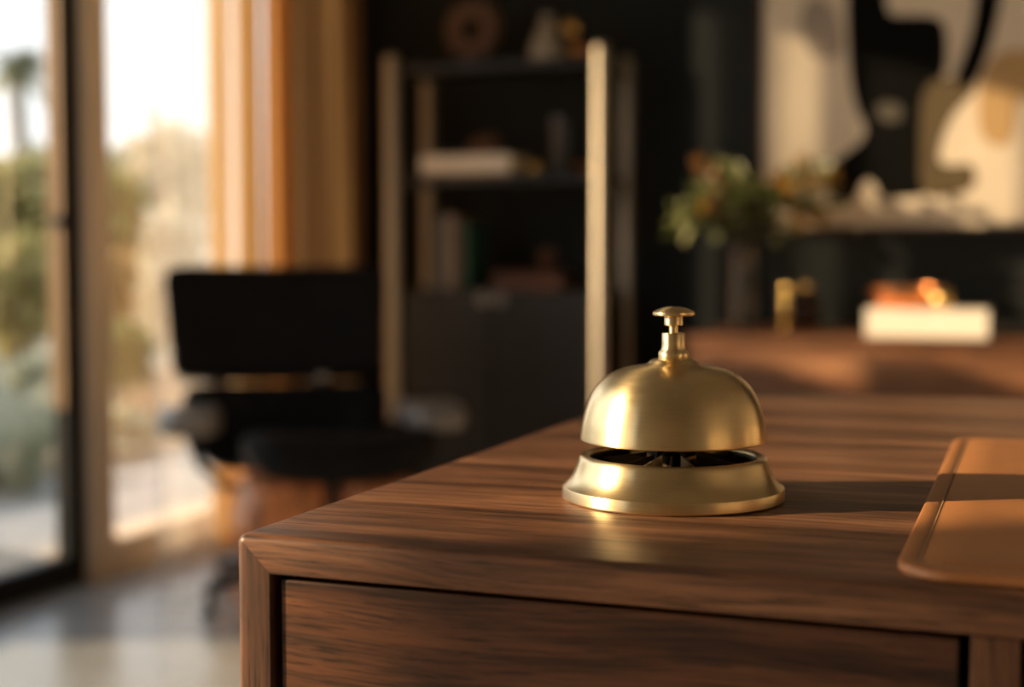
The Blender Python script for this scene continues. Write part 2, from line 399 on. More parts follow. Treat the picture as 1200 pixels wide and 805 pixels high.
# ------------------------------------------------------------------ desk
ZT, TH = .75, None
pc = onZ(276, 625, ZT)                       # near left corner of the top
DX0, DY0 = pc.x, pc.y
pf = onZ(1000, 461, ZT); DY1 = pf.y          # far edge
q = onY(326, 674, DY0); TH = ZT - q.z        # thickness of the frame
q2 = onY(315, 720, DY0); TS = q2.x - DX0
qs = onY(1137, 760, DY0).x; qe = onY(1196, 770, DY0).x
print('DESK', DX0, DY0, DY1, TH, TS, qs, qe)
DX1 = DX0 + 1.52
desk = thing('writing_desk', 'walnut writing desk with mitred corners and inset drawers under the brass bell', 'desk', ((DX0 + DX1) / 2, (DY0 + DY1) / 2, 0))
dxc, dyc = desk.location.x, desk.location.y
def desk_u():
    bm = nb(); r = .0035; t = TS
    a = [(DX0 + r - r * math.cos(k * PI / 12), ZT - r + r * math.sin(k * PI / 12)) for k in range(7)]
    out = [(DX0, 0)] + a + [(2 * DX0 + (DX1 - DX0) - x, z) for x, z in a[::-1]] + [(DX1, 0)]
    inn = [(DX1 - t, 0), (DX1 - t, ZT - t), (DX0 + t, ZT - t), (DX0 + t, 0)]
    prism(bm, out + inn, DY0, DY1)
    n = len(out); oset = set()
    def key(v): return (round(v.co.x, 6), round(v.co.z, 6))
    keys = [(round(x, 6), round(z, 6)) for x, z in out]
    es = []
    for e in bm.edges:
        ka, kb = key(e.verts[0]), key(e.verts[1])
        if e.verts[0].co.y == e.verts[1].co.y and ka in keys and kb in keys and abs(keys.index(ka) - keys.index(kb)) == 1: es.append(e)
    bmesh.ops.bevel(bm, geom=es, offset=.0028, segments=5, affect='EDGES', profile=.5)
    bmesh.ops.translate(bm, verts=bm.verts[:], vec=(-dxc, -dyc, 0))
    return bm
def cut(bm, co, no):
    g = bmesh.ops.bisect_plane(bm, geom=bm.verts[:] + bm.edges[:] + bm.faces[:], plane_co=co, plane_no=no, clear_outer=True, dist=1e-7)
    es = [e for e in g['geom_cut'] if isinstance(e, bmesh.types.BMEdge)]
    bmesh.ops.edgeloop_fill(bm, edges=es)
    return bm
TS = TH = (TS + TH) / 2
hl, hr = DX0 - dxc, DX1 - dxc
s2 = math.sqrt(.5)
top = cut(cut(desk_u(), (hl, 0, ZT), (-s2, 0, -s2)), (hr, 0, ZT), (s2, 0, -s2))
link('desktop', top, 'top_wood', desk, True, angle=20)
e_ = .00012
lp = cut(desk_u(), (hl, 0, ZT - e_), (s2, 0, s2)); link('side_panel', lp, 'side_wood', desk, True, angle=20)
rp = cut(desk_u(), (hr, 0, ZT - e_), (-s2, 0, s2)); link('side_panel', rp, 'side_wood', desk, True, angle=20)
# divider posts between drawer bays, and recess boards behind the drawers
bays = [(DX0 + TS, qs), (qe, DX1 - TS - (qe - qs) - (qs - DX0 - TS)), (DX1 - TS - (qs - DX0 - TS), DX1 - TS)]
for xa, xb in ((qs, qe), (bays[1][1], bays[2][0])):
    link('divider', box(nb(), xa - dxc, xb - dxc, DY0 + .001 - dyc, DY1 - .02 - dyc, 0, ZT - TH - .0004, .0008), 'side_wood', desk)
link('back_panel', box(nb(), hl + TS, hr - TS, DY1 - .02 - dyc, DY1 - .006 - dyc, .05, ZT - TH - .0004), 'drawer_wood', desk)
g = .0032
for bi, (xa, xb) in enumerate(bays):
    rows = [(.60, ZT - TH)] if bi == 1 else [(.60, ZT - TH), (.33, .597), (.03, .327)]
    for z0, z1 in rows:
        xa_, xb_ = xa + g, xb - g
        zt = z1 - (.0022 if z1 > .7 else .0015)
        dr = link('drawer', box(nb(), xa_ - dxc, xb_ - dxc, DY0 + .0022 - dyc, DY0 + .0215 - dyc, z0 + .0015, zt, .0006), 'drawer_wood', desk)
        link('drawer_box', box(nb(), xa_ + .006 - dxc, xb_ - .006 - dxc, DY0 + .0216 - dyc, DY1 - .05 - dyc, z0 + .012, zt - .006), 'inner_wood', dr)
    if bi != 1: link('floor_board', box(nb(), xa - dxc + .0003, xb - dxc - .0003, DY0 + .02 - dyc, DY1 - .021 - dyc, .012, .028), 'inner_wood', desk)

# ------------------------------------------------------------------ bell
bp = onZ(788, 583, ZT)
bell = thing('service_bell', 'brushed brass service bell with a domed top and push button on the desk', 'bell', (bp.x, bp.y, ZT), .3)
def mm(p): return [(r / 1000, z * .972 / 1000) for r, z in p]
base_out = [(41.0, 0), (42.2, .25), (42.6, .8), (42.6, 4.7), (42.45, 5.1), (41.9, 5.5), (41.1, 6.1), (40.2, 7.0), (39.3, 8.1), (38.5, 9.4), (37.8, 10.9), (37.2, 12.5), (36.7, 14.0), (36.3, 15.4), (36.0, 16.2), (35.5, 16.9), (34.8, 17.3), (34.2, 17.4),
            (33.0, 17.2), (32.2, 16.6), (31.9, 15.8), (32.2, 12), (34.5, 8), (38.6, 3.2), (38.9, .8), (39.2, 0)]
link('base', lathe(nb(), mm(base_out), 128, closed=True), 'brass', bell, True, angle=30)
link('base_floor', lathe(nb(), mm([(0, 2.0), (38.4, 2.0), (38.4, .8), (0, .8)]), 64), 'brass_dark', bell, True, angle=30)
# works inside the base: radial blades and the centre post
link('shade_liner', lathe(nb(), mm([(33.2, 16.9), (31.95, 16.0), (31.75, 15.6), (31.9, 12), (34.2, 8), (38.3, 3.0), (38.3, 2.2)]), 96), 'brass_dark', bell, True)  # dark sheet over the inner wall puts shade into the base
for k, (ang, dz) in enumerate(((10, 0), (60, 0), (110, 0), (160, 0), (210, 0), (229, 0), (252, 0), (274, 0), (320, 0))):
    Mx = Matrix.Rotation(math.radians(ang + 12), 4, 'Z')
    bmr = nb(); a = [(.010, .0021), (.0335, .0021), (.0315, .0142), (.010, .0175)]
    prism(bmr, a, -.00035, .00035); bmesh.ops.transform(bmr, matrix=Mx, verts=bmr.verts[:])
    link('blade', bmr, 'brass' if ang in (229, 252, 274) else 'brass_dark', bell)  # blades darkened for shade, the three front ones left bright
bmr = nb(); tube(bmr, [(.004, .006, .013), (.014, .018, .0145), (.022, .024, .0155)], .0011, 8); cushion(bmr, .0035, .0035, .0035, 1, 1, M4=Matrix.Translation((.0232, .0248, .0158)), nu=14, nv=10)
link('striker', bmr, 'brass', bell, True)
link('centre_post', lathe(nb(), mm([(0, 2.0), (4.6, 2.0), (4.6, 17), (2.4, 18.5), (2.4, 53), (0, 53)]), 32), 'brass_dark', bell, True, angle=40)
dome = [(35.5, 23.3), (35.65, 23.6), (35.62, 24.6), (35.4, 27.0), (35.0, 30), (34.3, 33.2), (33.4, 36.4), (32.3, 39.6), (30.8, 42.6), (28.9, 45.3), (26.4, 47.7), (23.3, 49.8), (19.8, 51.3), (16.0, 52.2),
        (12.8, 52.75), (11.2, 53.05), (9.9, 53.7), (8.9, 54.6), (8.0, 55.1), (6.8, 55.3), (2.6, 55.3)]
inn = [(2.6, 54.3), (8, 53.6), (15.6, 50.9), (22.2, 48.0), (27.4, 43.8), (31.0, 38.8), (33.3, 33), (34.4, 27), (34.8, 23.4)]
def dense(p, k=3):
    o = []
    for i in range(len(p) - 1):
        p0, p1, p2, p3 = p[max(i - 1, 0)], p[i], p[i + 1], p[min(i + 2, len(p) - 1)]
        for s in range(k):
            t = s / k
            o.append(tuple(.5 * (2 * p1[c] + (p2[c] - p0[c]) * t + (2 * p0[c] - 5 * p1[c] + 4 * p2[c] - p3[c]) * t * t + (3 * p1[c] - p0[c] - 3 * p2[c] + p3[c]) * t ** 3) for c in (0, 1)))
    return o + [p[-1]]
link('dome', lathe(nb(), mm(dense(dome) + inn), 160, closed=True), 'brass', bell, True, angle=50)
col = [(2.6, 55.0), (5.5, 55.0), (5.75, 55.4), (5.75, 57.4), (5.5, 58.1), (4.8, 58.7), (4.55, 59.5), (4.4, 61), (4.4, 65.2), (4.2, 65.5), (1.8, 65.5), (1.8, 55.0)]
link('collar', lathe(nb(), mm(col), 64, closed=True), 'brass', bell, True, angle=35)
knob = [(0, 56.5), (1.7, 56.5), (1.7, 68.4), (3.3, 68.4), (3.55, 68.7), (3.55, 71.9), (3.4, 72.2), (7.4, 72.3), (7.95, 72.55), (8.1, 73.0), (8.0, 73.6), (7.5, 74.1), (6.2, 74.8), (4.4, 75.4), (2.4, 75.8), (0, 75.95)]
link('push_button', lathe(nb(), mm(knob), 64), 'brass', bell, True, angle=35)

# ------------------------------------------------------------------ leather desk pad
pz = ZT
a0 = onZ(1046, 676, pz + .002); a1 = onZ(1118, 513, pz + .002)
PX0 = (onZ(1068, 621, pz + .003).x + onZ(1104, 544, pz + .003).x) / 2
PY0 = onZ(1160, 688, pz).y; PY1 = onZ(1160, 513, pz + .003).y; PX1 = PX0 + .52
print('PAD', PX0, PY0, PY1)
pad = thing('desk_pad', 'tan leather desk pad with stitched border lying right of the bell', 'desk pad', ((PX0 + PX1) / 2, (PY0 + PY1) / 2, ZT))
def rrect(x0, x1, y0, y1, r, n=8):
    o = []
    for cx_, cy_, a in ((x1 - r, y1 - r, 0), (x0 + r, y1 - r, PI / 2), (x0 + r, y0 + r, PI), (x1 - r, y0 + r, 3 * PI / 2)):
        o += [(cx_ + r * math.cos(a + k * PI / 2 / n), cy_ + r * math.sin(a + k * PI / 2 / n)) for k in range(n + 1)]
    return o
hx, hy = (PX1 - PX0) / 2, (PY1 - PY0) / 2
def pad_layers(layers):
    bm = nb(); prev = None; first = None
    for ins, z in layers:
        ring = [bm.verts.new((x, y, z)) for x, y in rrect(-hx + ins, hx - ins, -hy + ins, hy - ins, max(.003, .017 - ins))]
        if prev:
            n = len(ring)
            for i in range(n): bm.faces.new((prev[i], prev[(i + 1) % n], ring[(i + 1) % n], ring[i]))
        else: first = ring
        prev = ring
    bm.faces.new(prev); bm.faces.new(first[::-1])
    bmesh.ops.recalc_face_normals(bm, faces=bm.faces[:]); return bm
link('leather_sheet', pad_layers([(.0008, .0), (0, .0006), (0, .0022), (.0004, .0029), (.0012, .0033), (.0058, .0034), (.0066, .0029), (.0074, .0034), (.02, .00345)]), 'pad_leather', pad, True, angle=50)
bm = nb()
pts = rrect(-hx + .0066, hx - .0066, -hy + .0066, hy - .0066, .0104, 10)
per = [Vector((x, y, .0033)) for x, y in pts]; per.append(per[0])
cum = [0.]
for A, B in zip(per, per[1:]): cum.append(cum[-1] + (B - A).length)
def along(d):
    for q_ in range(len(per) - 1):
        if d <= cum[q_ + 1] and cum[q_ + 1] > cum[q_]: return per[q_].lerp(per[q_ + 1], (d - cum[q_]) / (cum[q_ + 1] - cum[q_]))
    return per[-1]
ns = int(cum[-1] / .0030)
for q_ in range(ns):
    d0 = cum[-1] * q_ / ns; a_, b_, c_ = along(d0), along(d0 + .001), along(d0 + .002)
    tube(bm, [a_ + Vector((0, 0, -.0003)), b_ + Vector((0, 0, .0002)), c_ + Vector((0, 0, -.0003))], .00032, 5)
link('stitching', bm, 'thread', pad, True)['label'] = 'fine stitching along the border'

# ------------------------------------------------------------------ lounge chair
CC = onZ(352, 0, 0) if False else None
d_ = 3.5
cpx = EYE + RT * ((347 - 600) / FPX * d_) + Vector((-sy, cy, 0)) * d_
chair = thing('lounge_chair', 'black leather lounge chair with a wide two button headrest beside the window', 'chair', (cpx.x, cpx.y, 0), math.radians(33))
TB = math.radians(-14)           # backward lean
def lean(dx, dy, dz, tilt): return Matrix.Translation((dx, dy, dz)) @ Matrix.Rotation(tilt, 4, 'X')
def wrap(k): return lambda p: Vector((p.x, p.y - k * p.x * p.x, p.z))
def tuft(k, bts, dep=.03, low=0.):
    def f(p):
        q = Vector((p.x * (1 + .26 * p.z + low * min(0, p.z + .02)), p.y - k * p.x * p.x, p.z))
        if p.y < 0:
            for bx, bz in bts:
                d2 = ((p.x - bx) ** 2 + (p.z - bz) ** 2)
                q.y += dep * math.exp(-d2 / .0022)
        return q
    return f
HB = lean(-.03, .30, .670, TB); BB = lean(-.01, .245, .402, TB)
hd = link('headrest', cushion(nb(),   .283, .052, .150, .2, .2, tuft(.32, ((-.125, 0), (.125, 0))), 72, 40, HB), 'black_leather', chair, True)
bk = link('backrest', cushion(nb(), .262, .055, .110, .24, .24, tuft(.32, ((-.125, 0), (.125, 0)), .03, 2.6), 72, 40, BB), 'black_leather', chair, True)
for par, MM in ((hd, HB), (bk, BB)):
    for s in (-.125, .125):
        link('button', cushion(nb(), .013, .006, .013, 1, 1, None, 16, 10, MM @ Matrix.Translation((s, -.050 + .026 - .005, 0))), 'black_metal', par, True)
def shell(a, c, off, th, k, MM, zt=1.0):
    bm = nb(); nx, nz = 20, 8; g_ = {}
    for side in (0, 1):
        for i in range(nx + 1):
            for j in range(nz + 1):
                u, v = -1 + 2 * i / nx, -1 + 2 * j / nz
                # square grid pulled into rounded corners
                x = u * a * (1 - .10 * v ** 4 * abs(u) ** 3 + .03 * v); z = v * c * (1 - .18 * u ** 4 * abs(v) ** 3)
                y = off + th * side - k * x * x - .02 * v * v * 0
                g_[side, i, j] = bm.verts.new(MM @ Vector((x, y, z)))
    for i in range(nx):
        for j in range(nz):
            bm.faces.new((g_[0, i, j], g_[0, i + 1, j], g_[0, i + 1, j + 1], g_[0, i, j + 1]))
            bm.faces.new((g_[1, i, j], g_[1, i, j + 1], g_[1, i + 1, j + 1], g_[1, i + 1, j]))
    for i in range(nx):
        for j, f in ((0, 1), (nz, 0)): bm.faces.new((g_[0, i, j], g_[1, i, j], g_[1, i + 1, j], g_[0, i + 1, j]))
    for j in range(nz):
        for i in (0, nx): bm.faces.new((g_[0, i, j], g_[0, i, j + 1], g_[1, i, j + 1], g_[1, i, j]))
    bmesh.ops.recalc_face_normals(bm, faces=bm.faces[:]); return bm
link('headrest_shell', shell(.276, .142, .050, .010, .36, HB), 'black_metal', chair, True, angle=40)
link('backrest_shell', shell(.215, .104, .052, .010, .36, BB), 'black_metal', chair, True, angle=40)
for s, mt in ((-.165, 'dark_alu'), (.085, 'alu')):
    bmr = nb(); tube(bmr, [HB @ Vector((s, .06, -.08)), HB @ Vector((s, .055, -.145)), BB @ Vector((s, .058, .13)), BB @ Vector((s, .066, .05))], .013 if mt == 'dark_alu' else .011, 10)
    br = link('back_brace', bmr, mt, chair, True)
    if mt == 'alu':
        link('brace_bolt', cushion(nb(), .017, .010, .017, .9, .9, None, 16, 10, lean(s, .225, .535, 0)), 'alu', br, True)
def seatfn(p):
    q = p.copy()
    q.x *= 1 + 3.0 * min(0, p.z)
    q.z += .05 * (p.x / .28) ** 2 * .5 - .03 * (p.y / .27) * .2
    if p.y < -.12: q.z -= .9 * (p.y + .12) ** 2
    return q
SB = lean(.085, -.05, .358, math.radians(-7))
link('seat', cushion(nb(),   .222, .265, .058, .34, .34, seatfn, 64, 24, SB), 'black_leather', chair, True)
# moulded seat shell with its two upturned walnut flanks
link('seat_pan', cushion(nb(), .17, .22, .03, .4, .4, None, 40, 14, lean(.045, -.02, .29, math.radians(-6))), 'black_metal', chair, True)
for s in (-1, 1):
    bmr = nb()
    cushion(bmr, .098, .20, .082, .55, .5, lambda p, s=s: Vector((p.x - s * .25 * (p.z) , p.y, p.z - .25 * p.y * p.y)), 40, 24, lean(.062 + s * .118, -.12, .266, math.radians(-5)))
    link('shell_flank', bmr, 'shell_wood', chair, True)['label'] = 'rounded walnut flank under the seat'
# armrests
for s in (-1, 1):
    ax = .045 if s < 0 else .02
    bmr = nb(); cushion(bmr, .075, .18, .030, .45, .5, lambda p: Vector((p.x, p.y, p.z - .35 * (p.y) ** 2)), 40, 16, lean(ax + s * .305, -.035, .462, math.radians(-2)))
    ar = link('armrest', bmr, 'arm_pad', chair, True)
    bmr = nb(); tube(bmr, [(s * .25, .27, .40), (.01 + s * .30, .20, .40), (ax + s * .305, .08, .424), (ax + s * .305, -.06, .424)], [.016, .015, .014, .012], 10)
    tube(bmr, [(ax + s * .305, -.06, .424), (.05 + s * .285, -.07, .35), (.05 + s * .23, -.05, .295), (.05 + s * .16, -.03, .285)], [.012, .011, .011, .012], 10)
    link('arm_support', bmr, 'black_metal', ar, True)
# swivel base
bmr = lathe(nb(), [(0, .05), (.045, .05), (.045, .09), (.03, .11), (.035, .20), (.06, .225), (.075, .25), (.075, .27), (0, .27)], 32)
link('pedestal', bmr, 'black_metal', chair, True, angle=35)
for k in range(5):
    ang = math.radians(72 * k - 151)
    dx, dy = math.cos(ang), math.sin(ang)
    bmr = nb(); tube(bmr, [(dx * .03, dy * .03, .078), (dx * .13, dy * .13, .084), (dx * .24, dy * .24, .070), (dx * .262, dy * .262, .058)], [.026, .022, .016, .010], 10)
    lg = link('leg', bmr, 'black_metal', chair, True)
    link('glide', lathe(nb(), [(0, 0), (.018, 0), (.020, .006), (.012, .014), (.009, .06), (0, .06)], 16, (dx * .25, dy * .25, 0)), 'black_metal', lg, True, angle=35)

# ------------------------------------------------------------------ etagere
EY0, EY1 = 4.15, 4.44
pL = onY(459, 66, EY0); pR = onY(705, 50, EY0)
EX0, EX1, EZT = pL.x, pR.x, (pL.z + pR.z) / 2
z_top = onY(580, 72, EY0).z; z_mid = onY(580, 206, EY0).z; z_cab = onY(580, 340, EY0).z
print('ETAG', EX0, EX1, EZT, z_top, z_mid, z_cab)
et = thing('etagere', 'black shelving unit with four round brass posts and a two door cupboard', 'shelf', ((EX0 + EX1) / 2, (EY0 + EY1) / 2, 0))
ecx, ecy = et.location.x, et.location.y
hw, hd_ = (EX1 - EX0) / 2, (EY1 - EY0) / 2
for sx_ in (-1, 1):
    for sy_ in (-1, 1):
        r = .025
        link('post', lathe(nb(), [(0, 0), (r, 0), (r, EZT - .014), (r - .004, EZT - .005), (r - .012, EZT), (0, EZT)], 32, (sx_ * hw, sy_ * hd_, 0)), 'post_brass', et, True, angle=35)
for nm, z, th in (('shelf', z_top, .022), ('shelf', z_mid, .022)):
    link(nm, box(nb(), -hw + .006, hw - .006, -hd_ + .004, hd_ - .004, z - th, z, .003), 'shelf_black', et)
link('carcass', box(nb(), -hw + .028, hw - .028, -hd_ + .018, hd_ - .002, .12, z_cab, .003), 'shelf_black', et)
knx = onY(576, 350, EY0).x - ecx; knz = onY(576, 350, EY0).z
for s, (xa, xb) in ((-1, (-hw + .033, knx - .002)), (1, (knx + .002, hw - .033))):
    dr = link('door', box(nb(), xa, xb, -hd_ + .001, -hd_ + .018, .125, z_cab - .004, .002), 'door_black', et)
    bmr = nb(); n1, n2 = 28, 10
    ring = []
    for i in range(n1):
        a = 2 * PI * i / n1
        ring.append([bmr.verts.new((knx + s * .027 + (.015 + .0045 * math.cos(2 * PI * j / n2)) * math.cos(a), -hd_ - .005 + .0045 * math.sin(2 * PI * j / n2), knz + (.015 + .0045 * math.cos(2 * PI * j / n2)) * math.sin(a))) for j in range(n2)])
    for i in range(n1):
        for j in range(n2): bmr.faces.new((ring[i][j], ring[(i + 1) % n1][j], ring[(i + 1) % n1][(j + 1) % n2], ring[i][(j + 1) % n2]))
    bmesh.ops.recalc_face_normals(bmr, faces=bmr.faces[:])
    link('ring_pull', bmr, 'alu', dr, True)

# things on the top shelf
def at(px, py, y): return onY(px, py, y)
YS = 4.27
def set_on(px, z, y=YS): p = onY(px, 200, y); return (p.x, y, z)
k = 4.72 / FPX       # metres per photo pixel at the shelf
t = thing('ring_sculpture', 'rust brown ring sculpture on a foot atop the shelving unit', 'sculpture', set_on(555, z_top))
bmr = nb(); ring = []; n1, n2 = 44, 16; zc = .018 + .104
for i in range(n1):
    a = 2 * PI * i / n1
    ring.append([bmr.verts.new(((.062 + .034 * math.cos(2 * PI * j / n2)) * math.cos(a), .028 * math.sin(2 * PI * j / n2), zc + (.064 + .036 * math.cos(2 * PI * j / n2)) * math.sin(a))) for j in range(n2)])
for i in range(n1):
    for j in range(n2): bmr.faces.new((ring[i][j], ring[(i + 1) % n1][j], ring[(i + 1) % n1][(j + 1) % n2], ring[i][(j + 1) % n2]))
bmesh.ops.recalc_face_normals(bmr, faces=bmr.faces[:])
link('ring', bmr, 'rust', t, True)
link('foot', box(nb(), -.045, .045, -.03, .03, 0, .026, .004), 'black_metal', t)
t = tag(link('bud_vase', lathe(nb(), [(0, 0), (.050, 0), (.056, .006), (.055, .03), (.045, .07), (.028, .105), (.017, .125), (.019, .14), (.021, .145), (.016, .146), (.012, .125), (0, .11)], 40), 'ceramic', None, True, angle=50),
        'cream tapered bud vase on the top shelf', 'vase'); t.location = set_on(641, z_top, 4.23)
t = thing('brass_globe', 'small gold ball on a stand behind the cream bud vase', 'ornament', set_on(669, z_top, 4.34))
link('ball', cushion(nb(), .034, .034, .036, 1, 1, None, 28, 18, Matrix.Translation((0, 0, .118))), 'gold', t, True)
link('stand', lathe(nb(), [(0, 0), (.03, 0), (.03, .006), (.008, .012), (.006, .07), (.014, .085), (0, .088)], 24), 'gold', t, True, angle=40)
t = tag(link('copper_dish', lathe(nb(), [(0, 0), (.022, 0), (.034, .012), (.042, .034), (.040, .035), (.031, .014), (0, .006)], 32), 'copper', None, True, angle=50),
        'small copper dish on the top shelf next to the tall brass post', 'dish'); t.location = set_on(684, z_top, 4.22)
# things on the middle shelf
def book(name, label, loc, sx, sy_, sz, mat, flat=True, rz=0., group=None, pagem='pages'):
    t = thing(name, label, 'book', loc, rz, group); c = .004
    bm = nb()
    if flat:
        box(bm, -sx / 2, sx / 2, -sy_ / 2, sy_ / 2, 0, c, .001); box(bm, -sx / 2, sx / 2, -sy_ / 2, sy_ / 2, sz - c, sz, .001)
        box(bm, -sx / 2, sx / 2, -sy_ / 2, -sy_ / 2 + c, c, sz - c)
        link('cover', bm, mat, t)
        link('pages', box(nb(), -sx / 2 + .004, sx / 2 - .004, -sy_ / 2 + c, sy_ / 2 - .005, c, sz - c), pagem, t)
    else:
        box(bm, -sx / 2, -sx / 2 + c, -sy_ / 2, sy_ / 2, 0, sz, .001); box(bm, sx / 2 - c, sx / 2, -sy_ / 2, sy_ / 2, 0, sz, .001)
        box(bm, -sx / 2 + c, sx / 2 - c, -sy_ / 2, -sy_ / 2 + c, 0, sz)
        link('cover', bm, mat, t)
        link('pages', box(nb(), -sx / 2 + c, sx / 2 - c, -sy_ / 2 + c, sy_ / 2 - .005, .003, sz - .004), pagem, t)
    return t
p = set_on(560, z_mid, 4.26)
book('book', 'thin tan book underneath the white book on the middle shelf', p, .235, .17, .014, 'book_tan')
book('book', 'thick white book lying flat on the middle shelf', (p[0] - .004, p[1] - .01, z_mid + .014), .30, .19, .052, 'paper')
t = tag(link('pebble_sculpture', cushion(nb(), .055, .04, .035, .9, .9, lambda q: Vector((q.x, q.y, q.z + .25 * q.x)), 28, 16, Matrix.Translation((0, 0, .034))), 'rust', None, True),
        'dark brown stone ornament resting on the white book', 'ornament'); t.location = (p[0] + .02, p[1], z_mid + .066)
t = tag(link('glass_cylinder', lathe(nb(), [(0, 0), (.036, 0), (.038, .004), (.038, .185), (.034, .185), (.034, .01), (0, .01)], 40), 'clear_glass', None, True, angle=50),
        'clear glass cylinder vase standing on the middle shelf', 'vase'); t.location = set_on(658, z_mid, 4.26)
t = tag(link('copper_bowl', lathe(nb(), [(0, 0), (.02, 0), (.03, .01), (.038, .03), (.036, .031), (.028, .012), (0, .005)], 32), 'copper', None, True, angle=50),
        'small copper bowl on the middle shelf next to the tall brass post', 'bowl'); t.location = set_on(686, z_mid, 4.22)
t = tag(link('amber_cup', lathe(nb(), [(0, 0), (.022, 0), (.026, .02), (.028, .045), (.025, .045), (.02, .01), (0, .006)], 28), 'gold', None, True, angle=50),
        'small gold cup beside the white book on the middle shelf', 'cup'); t.location = set_on(626, z_mid, 4.30)
# lower bay: upright books and a wooden box
xx = onY(524, 300, 4.28).x
for wd, hh, mt, lb in ((.026, .225, 'book_grey', 'grey book standing leftmost in the row above the cupboard'), (.020, .24, 'book_white', 'pale spined book standing between the grey and brown books'),
                       (.024, .235, 'book_brown', 'brown book standing between the pale and green books'), (.032, .215, 'book_green', 'green book standing at the right end of the row above the cupboard')):
    book('book', lb, (xx + wd / 2, 4.28, z_cab), wd, .16, hh, mt, False, group='books standing above the cupboard'); xx += wd + .0015
t = thing('keepsake_box', 'low wooden box with a round knob above the cupboard', 'box', set_on(626, z_cab, 4.26))
link('box_body', box(nb(), -.115, .115, -.07, .07, 0, .040, .004), 'tray_wood', t)
lid = link('lid', box(nb(), -.118, .118, -.073, .073, .0405, .055, .005), 'tray_wood', t)
link('knob', lathe(nb(), [(0, .055), (.012, .055), (.010, .07), (.022, .085), (.030, .105), (.022, .124), (0, .13)], 28, (.045, 0, 0)), 'tray_wood', lid, True, angle=50)

# ------------------------------------------------------------------ sideboard
SY0, SY1 = 3.66, 4.225
SX0 = onY(802, 400, SY0).x; SZ = onY(900, 393.5, SY0).z; SX1 = SX0 + 1.9
print('SIDE', SX0, SZ)
sb = thing('sideboard', 'long walnut sideboard under the abstract painting', 'sideboard', ((SX0 + SX1) / 2, (SY0 + SY1) / 2, 0))
scx, scy = sb.location.x, sb.location.y; hs, hy2 = .95, (SY1 - SY0) / 2
link('top', box(nb(), -hs, hs, -hy2, hy2, SZ - .022, SZ, .003), 'board_wood', sb)
bm = nb(); box(bm, -hs + .003, -hs + .025, -hy2 + .004, hy2, .14, SZ - .0222, .001); box(bm, hs - .025, hs - .003, -hy2 + .004, hy2, .14, SZ - .0222, .001)
box(bm, -hs + .025, hs - .025, -hy2 + .03, hy2, .14, .16); box(bm, -hs + .025, hs - .025, hy2 - .012, hy2, .16, SZ - .0222)
link('carcass', bm, 'board_wood', sb)
for i in range(4):
    xa = -hs + .027 + i * (2 * hs - .054) / 4; xb = xa + (2 * hs - .054) / 4 - .003
    d = link('door', box(nb(), xa, xb, -hy2 + .005, -hy2 + .025, .163, SZ - .026, .001), 'board_wood', sb)
    link('finger_pull', box(nb(), (xb - .05) if i % 2 == 0 else xa + .03, (xb - .03) if i % 2 == 0 else xa + .05, -hy2 - .008, -hy2 + .005, .36, .46, .003), 'black_metal', d)
for xq in (-hs + .08, hs - .08):
    for yq in (-hy2 + .06, hy2 - .06):
        link('leg', lathe(nb(), [(0, 0), (.012, 0), (.02, .14), (0, .14)], 20, (xq, yq, 0)), 'black_metal', sb, True, angle=40)

# vase with branches
vp = onY(872, 378, 4.02); VX = vp.x
t = tag(link('glass_vase', lathe(nb(), [(0, 0), (.040, 0), (.048, .006), (.050, .06), (.046, .15), (.042, .205), (.046, .232), (.042, .232), (.038, .205), (.042, .15), (.045, .06), (.040, .012), (0, .012)], 40), 'clear_glass', None, True, angle=50),
        'tall clear glass vase holding leafy branches on the sideboard', 'vase'); t.location = (VX, 4.02, SZ)
bq = thing('branches', 'leafy branches with green and amber leaves in the glass vase', 'plant', (VX, 4.02, SZ))
def leaf(bm, p, d, n, l, wd):
    d = d.normalized(); s = d.cross(n)
    if s.length < 1e-4: s = d.orthogonal()
    s.normalize(); nn = s.cross(d).normalized()
    prof = ((0, .05), (.3, .9), (.55, 1.), (.8, .6), (1., .02)); prev = None
    for u, v in prof:
        c = p + d * (l * u) + nn * (-.25 * l * u * u)
        r = (bm.verts.new(c - s * wd * v + nn * wd * .25 * v), bm.verts.new(c), bm.verts.new(c + s * wd * v + nn * wd * .25 * v))
        if prev:
            bm.faces.new((prev[0], prev[1], r[1], r[0])); bm.faces.new((prev[1], prev[2], r[2], r[1]))
        prev = r
rnd = random.Random(11)
st, lg_, lo_ = nb(), nb(), nb()
tips = [(815, 195, 1), (795, 250, 0), (835, 225, 1), (800, 270, 0), (850, 200, 0), (870, 215, 0), (880, 265, 0), (840, 265, 0), (905, 240, 0), (925, 215, 0), (945, 190, 1), (950, 225, 1),
        (965, 212, 1), (990, 240, 0), (950, 262, 1), (910, 275, 0), (930, 245, 0), (978, 195, 0), (860, 245, 0), (825, 250, 1), (895, 220, 0), (815, 225, 0)]
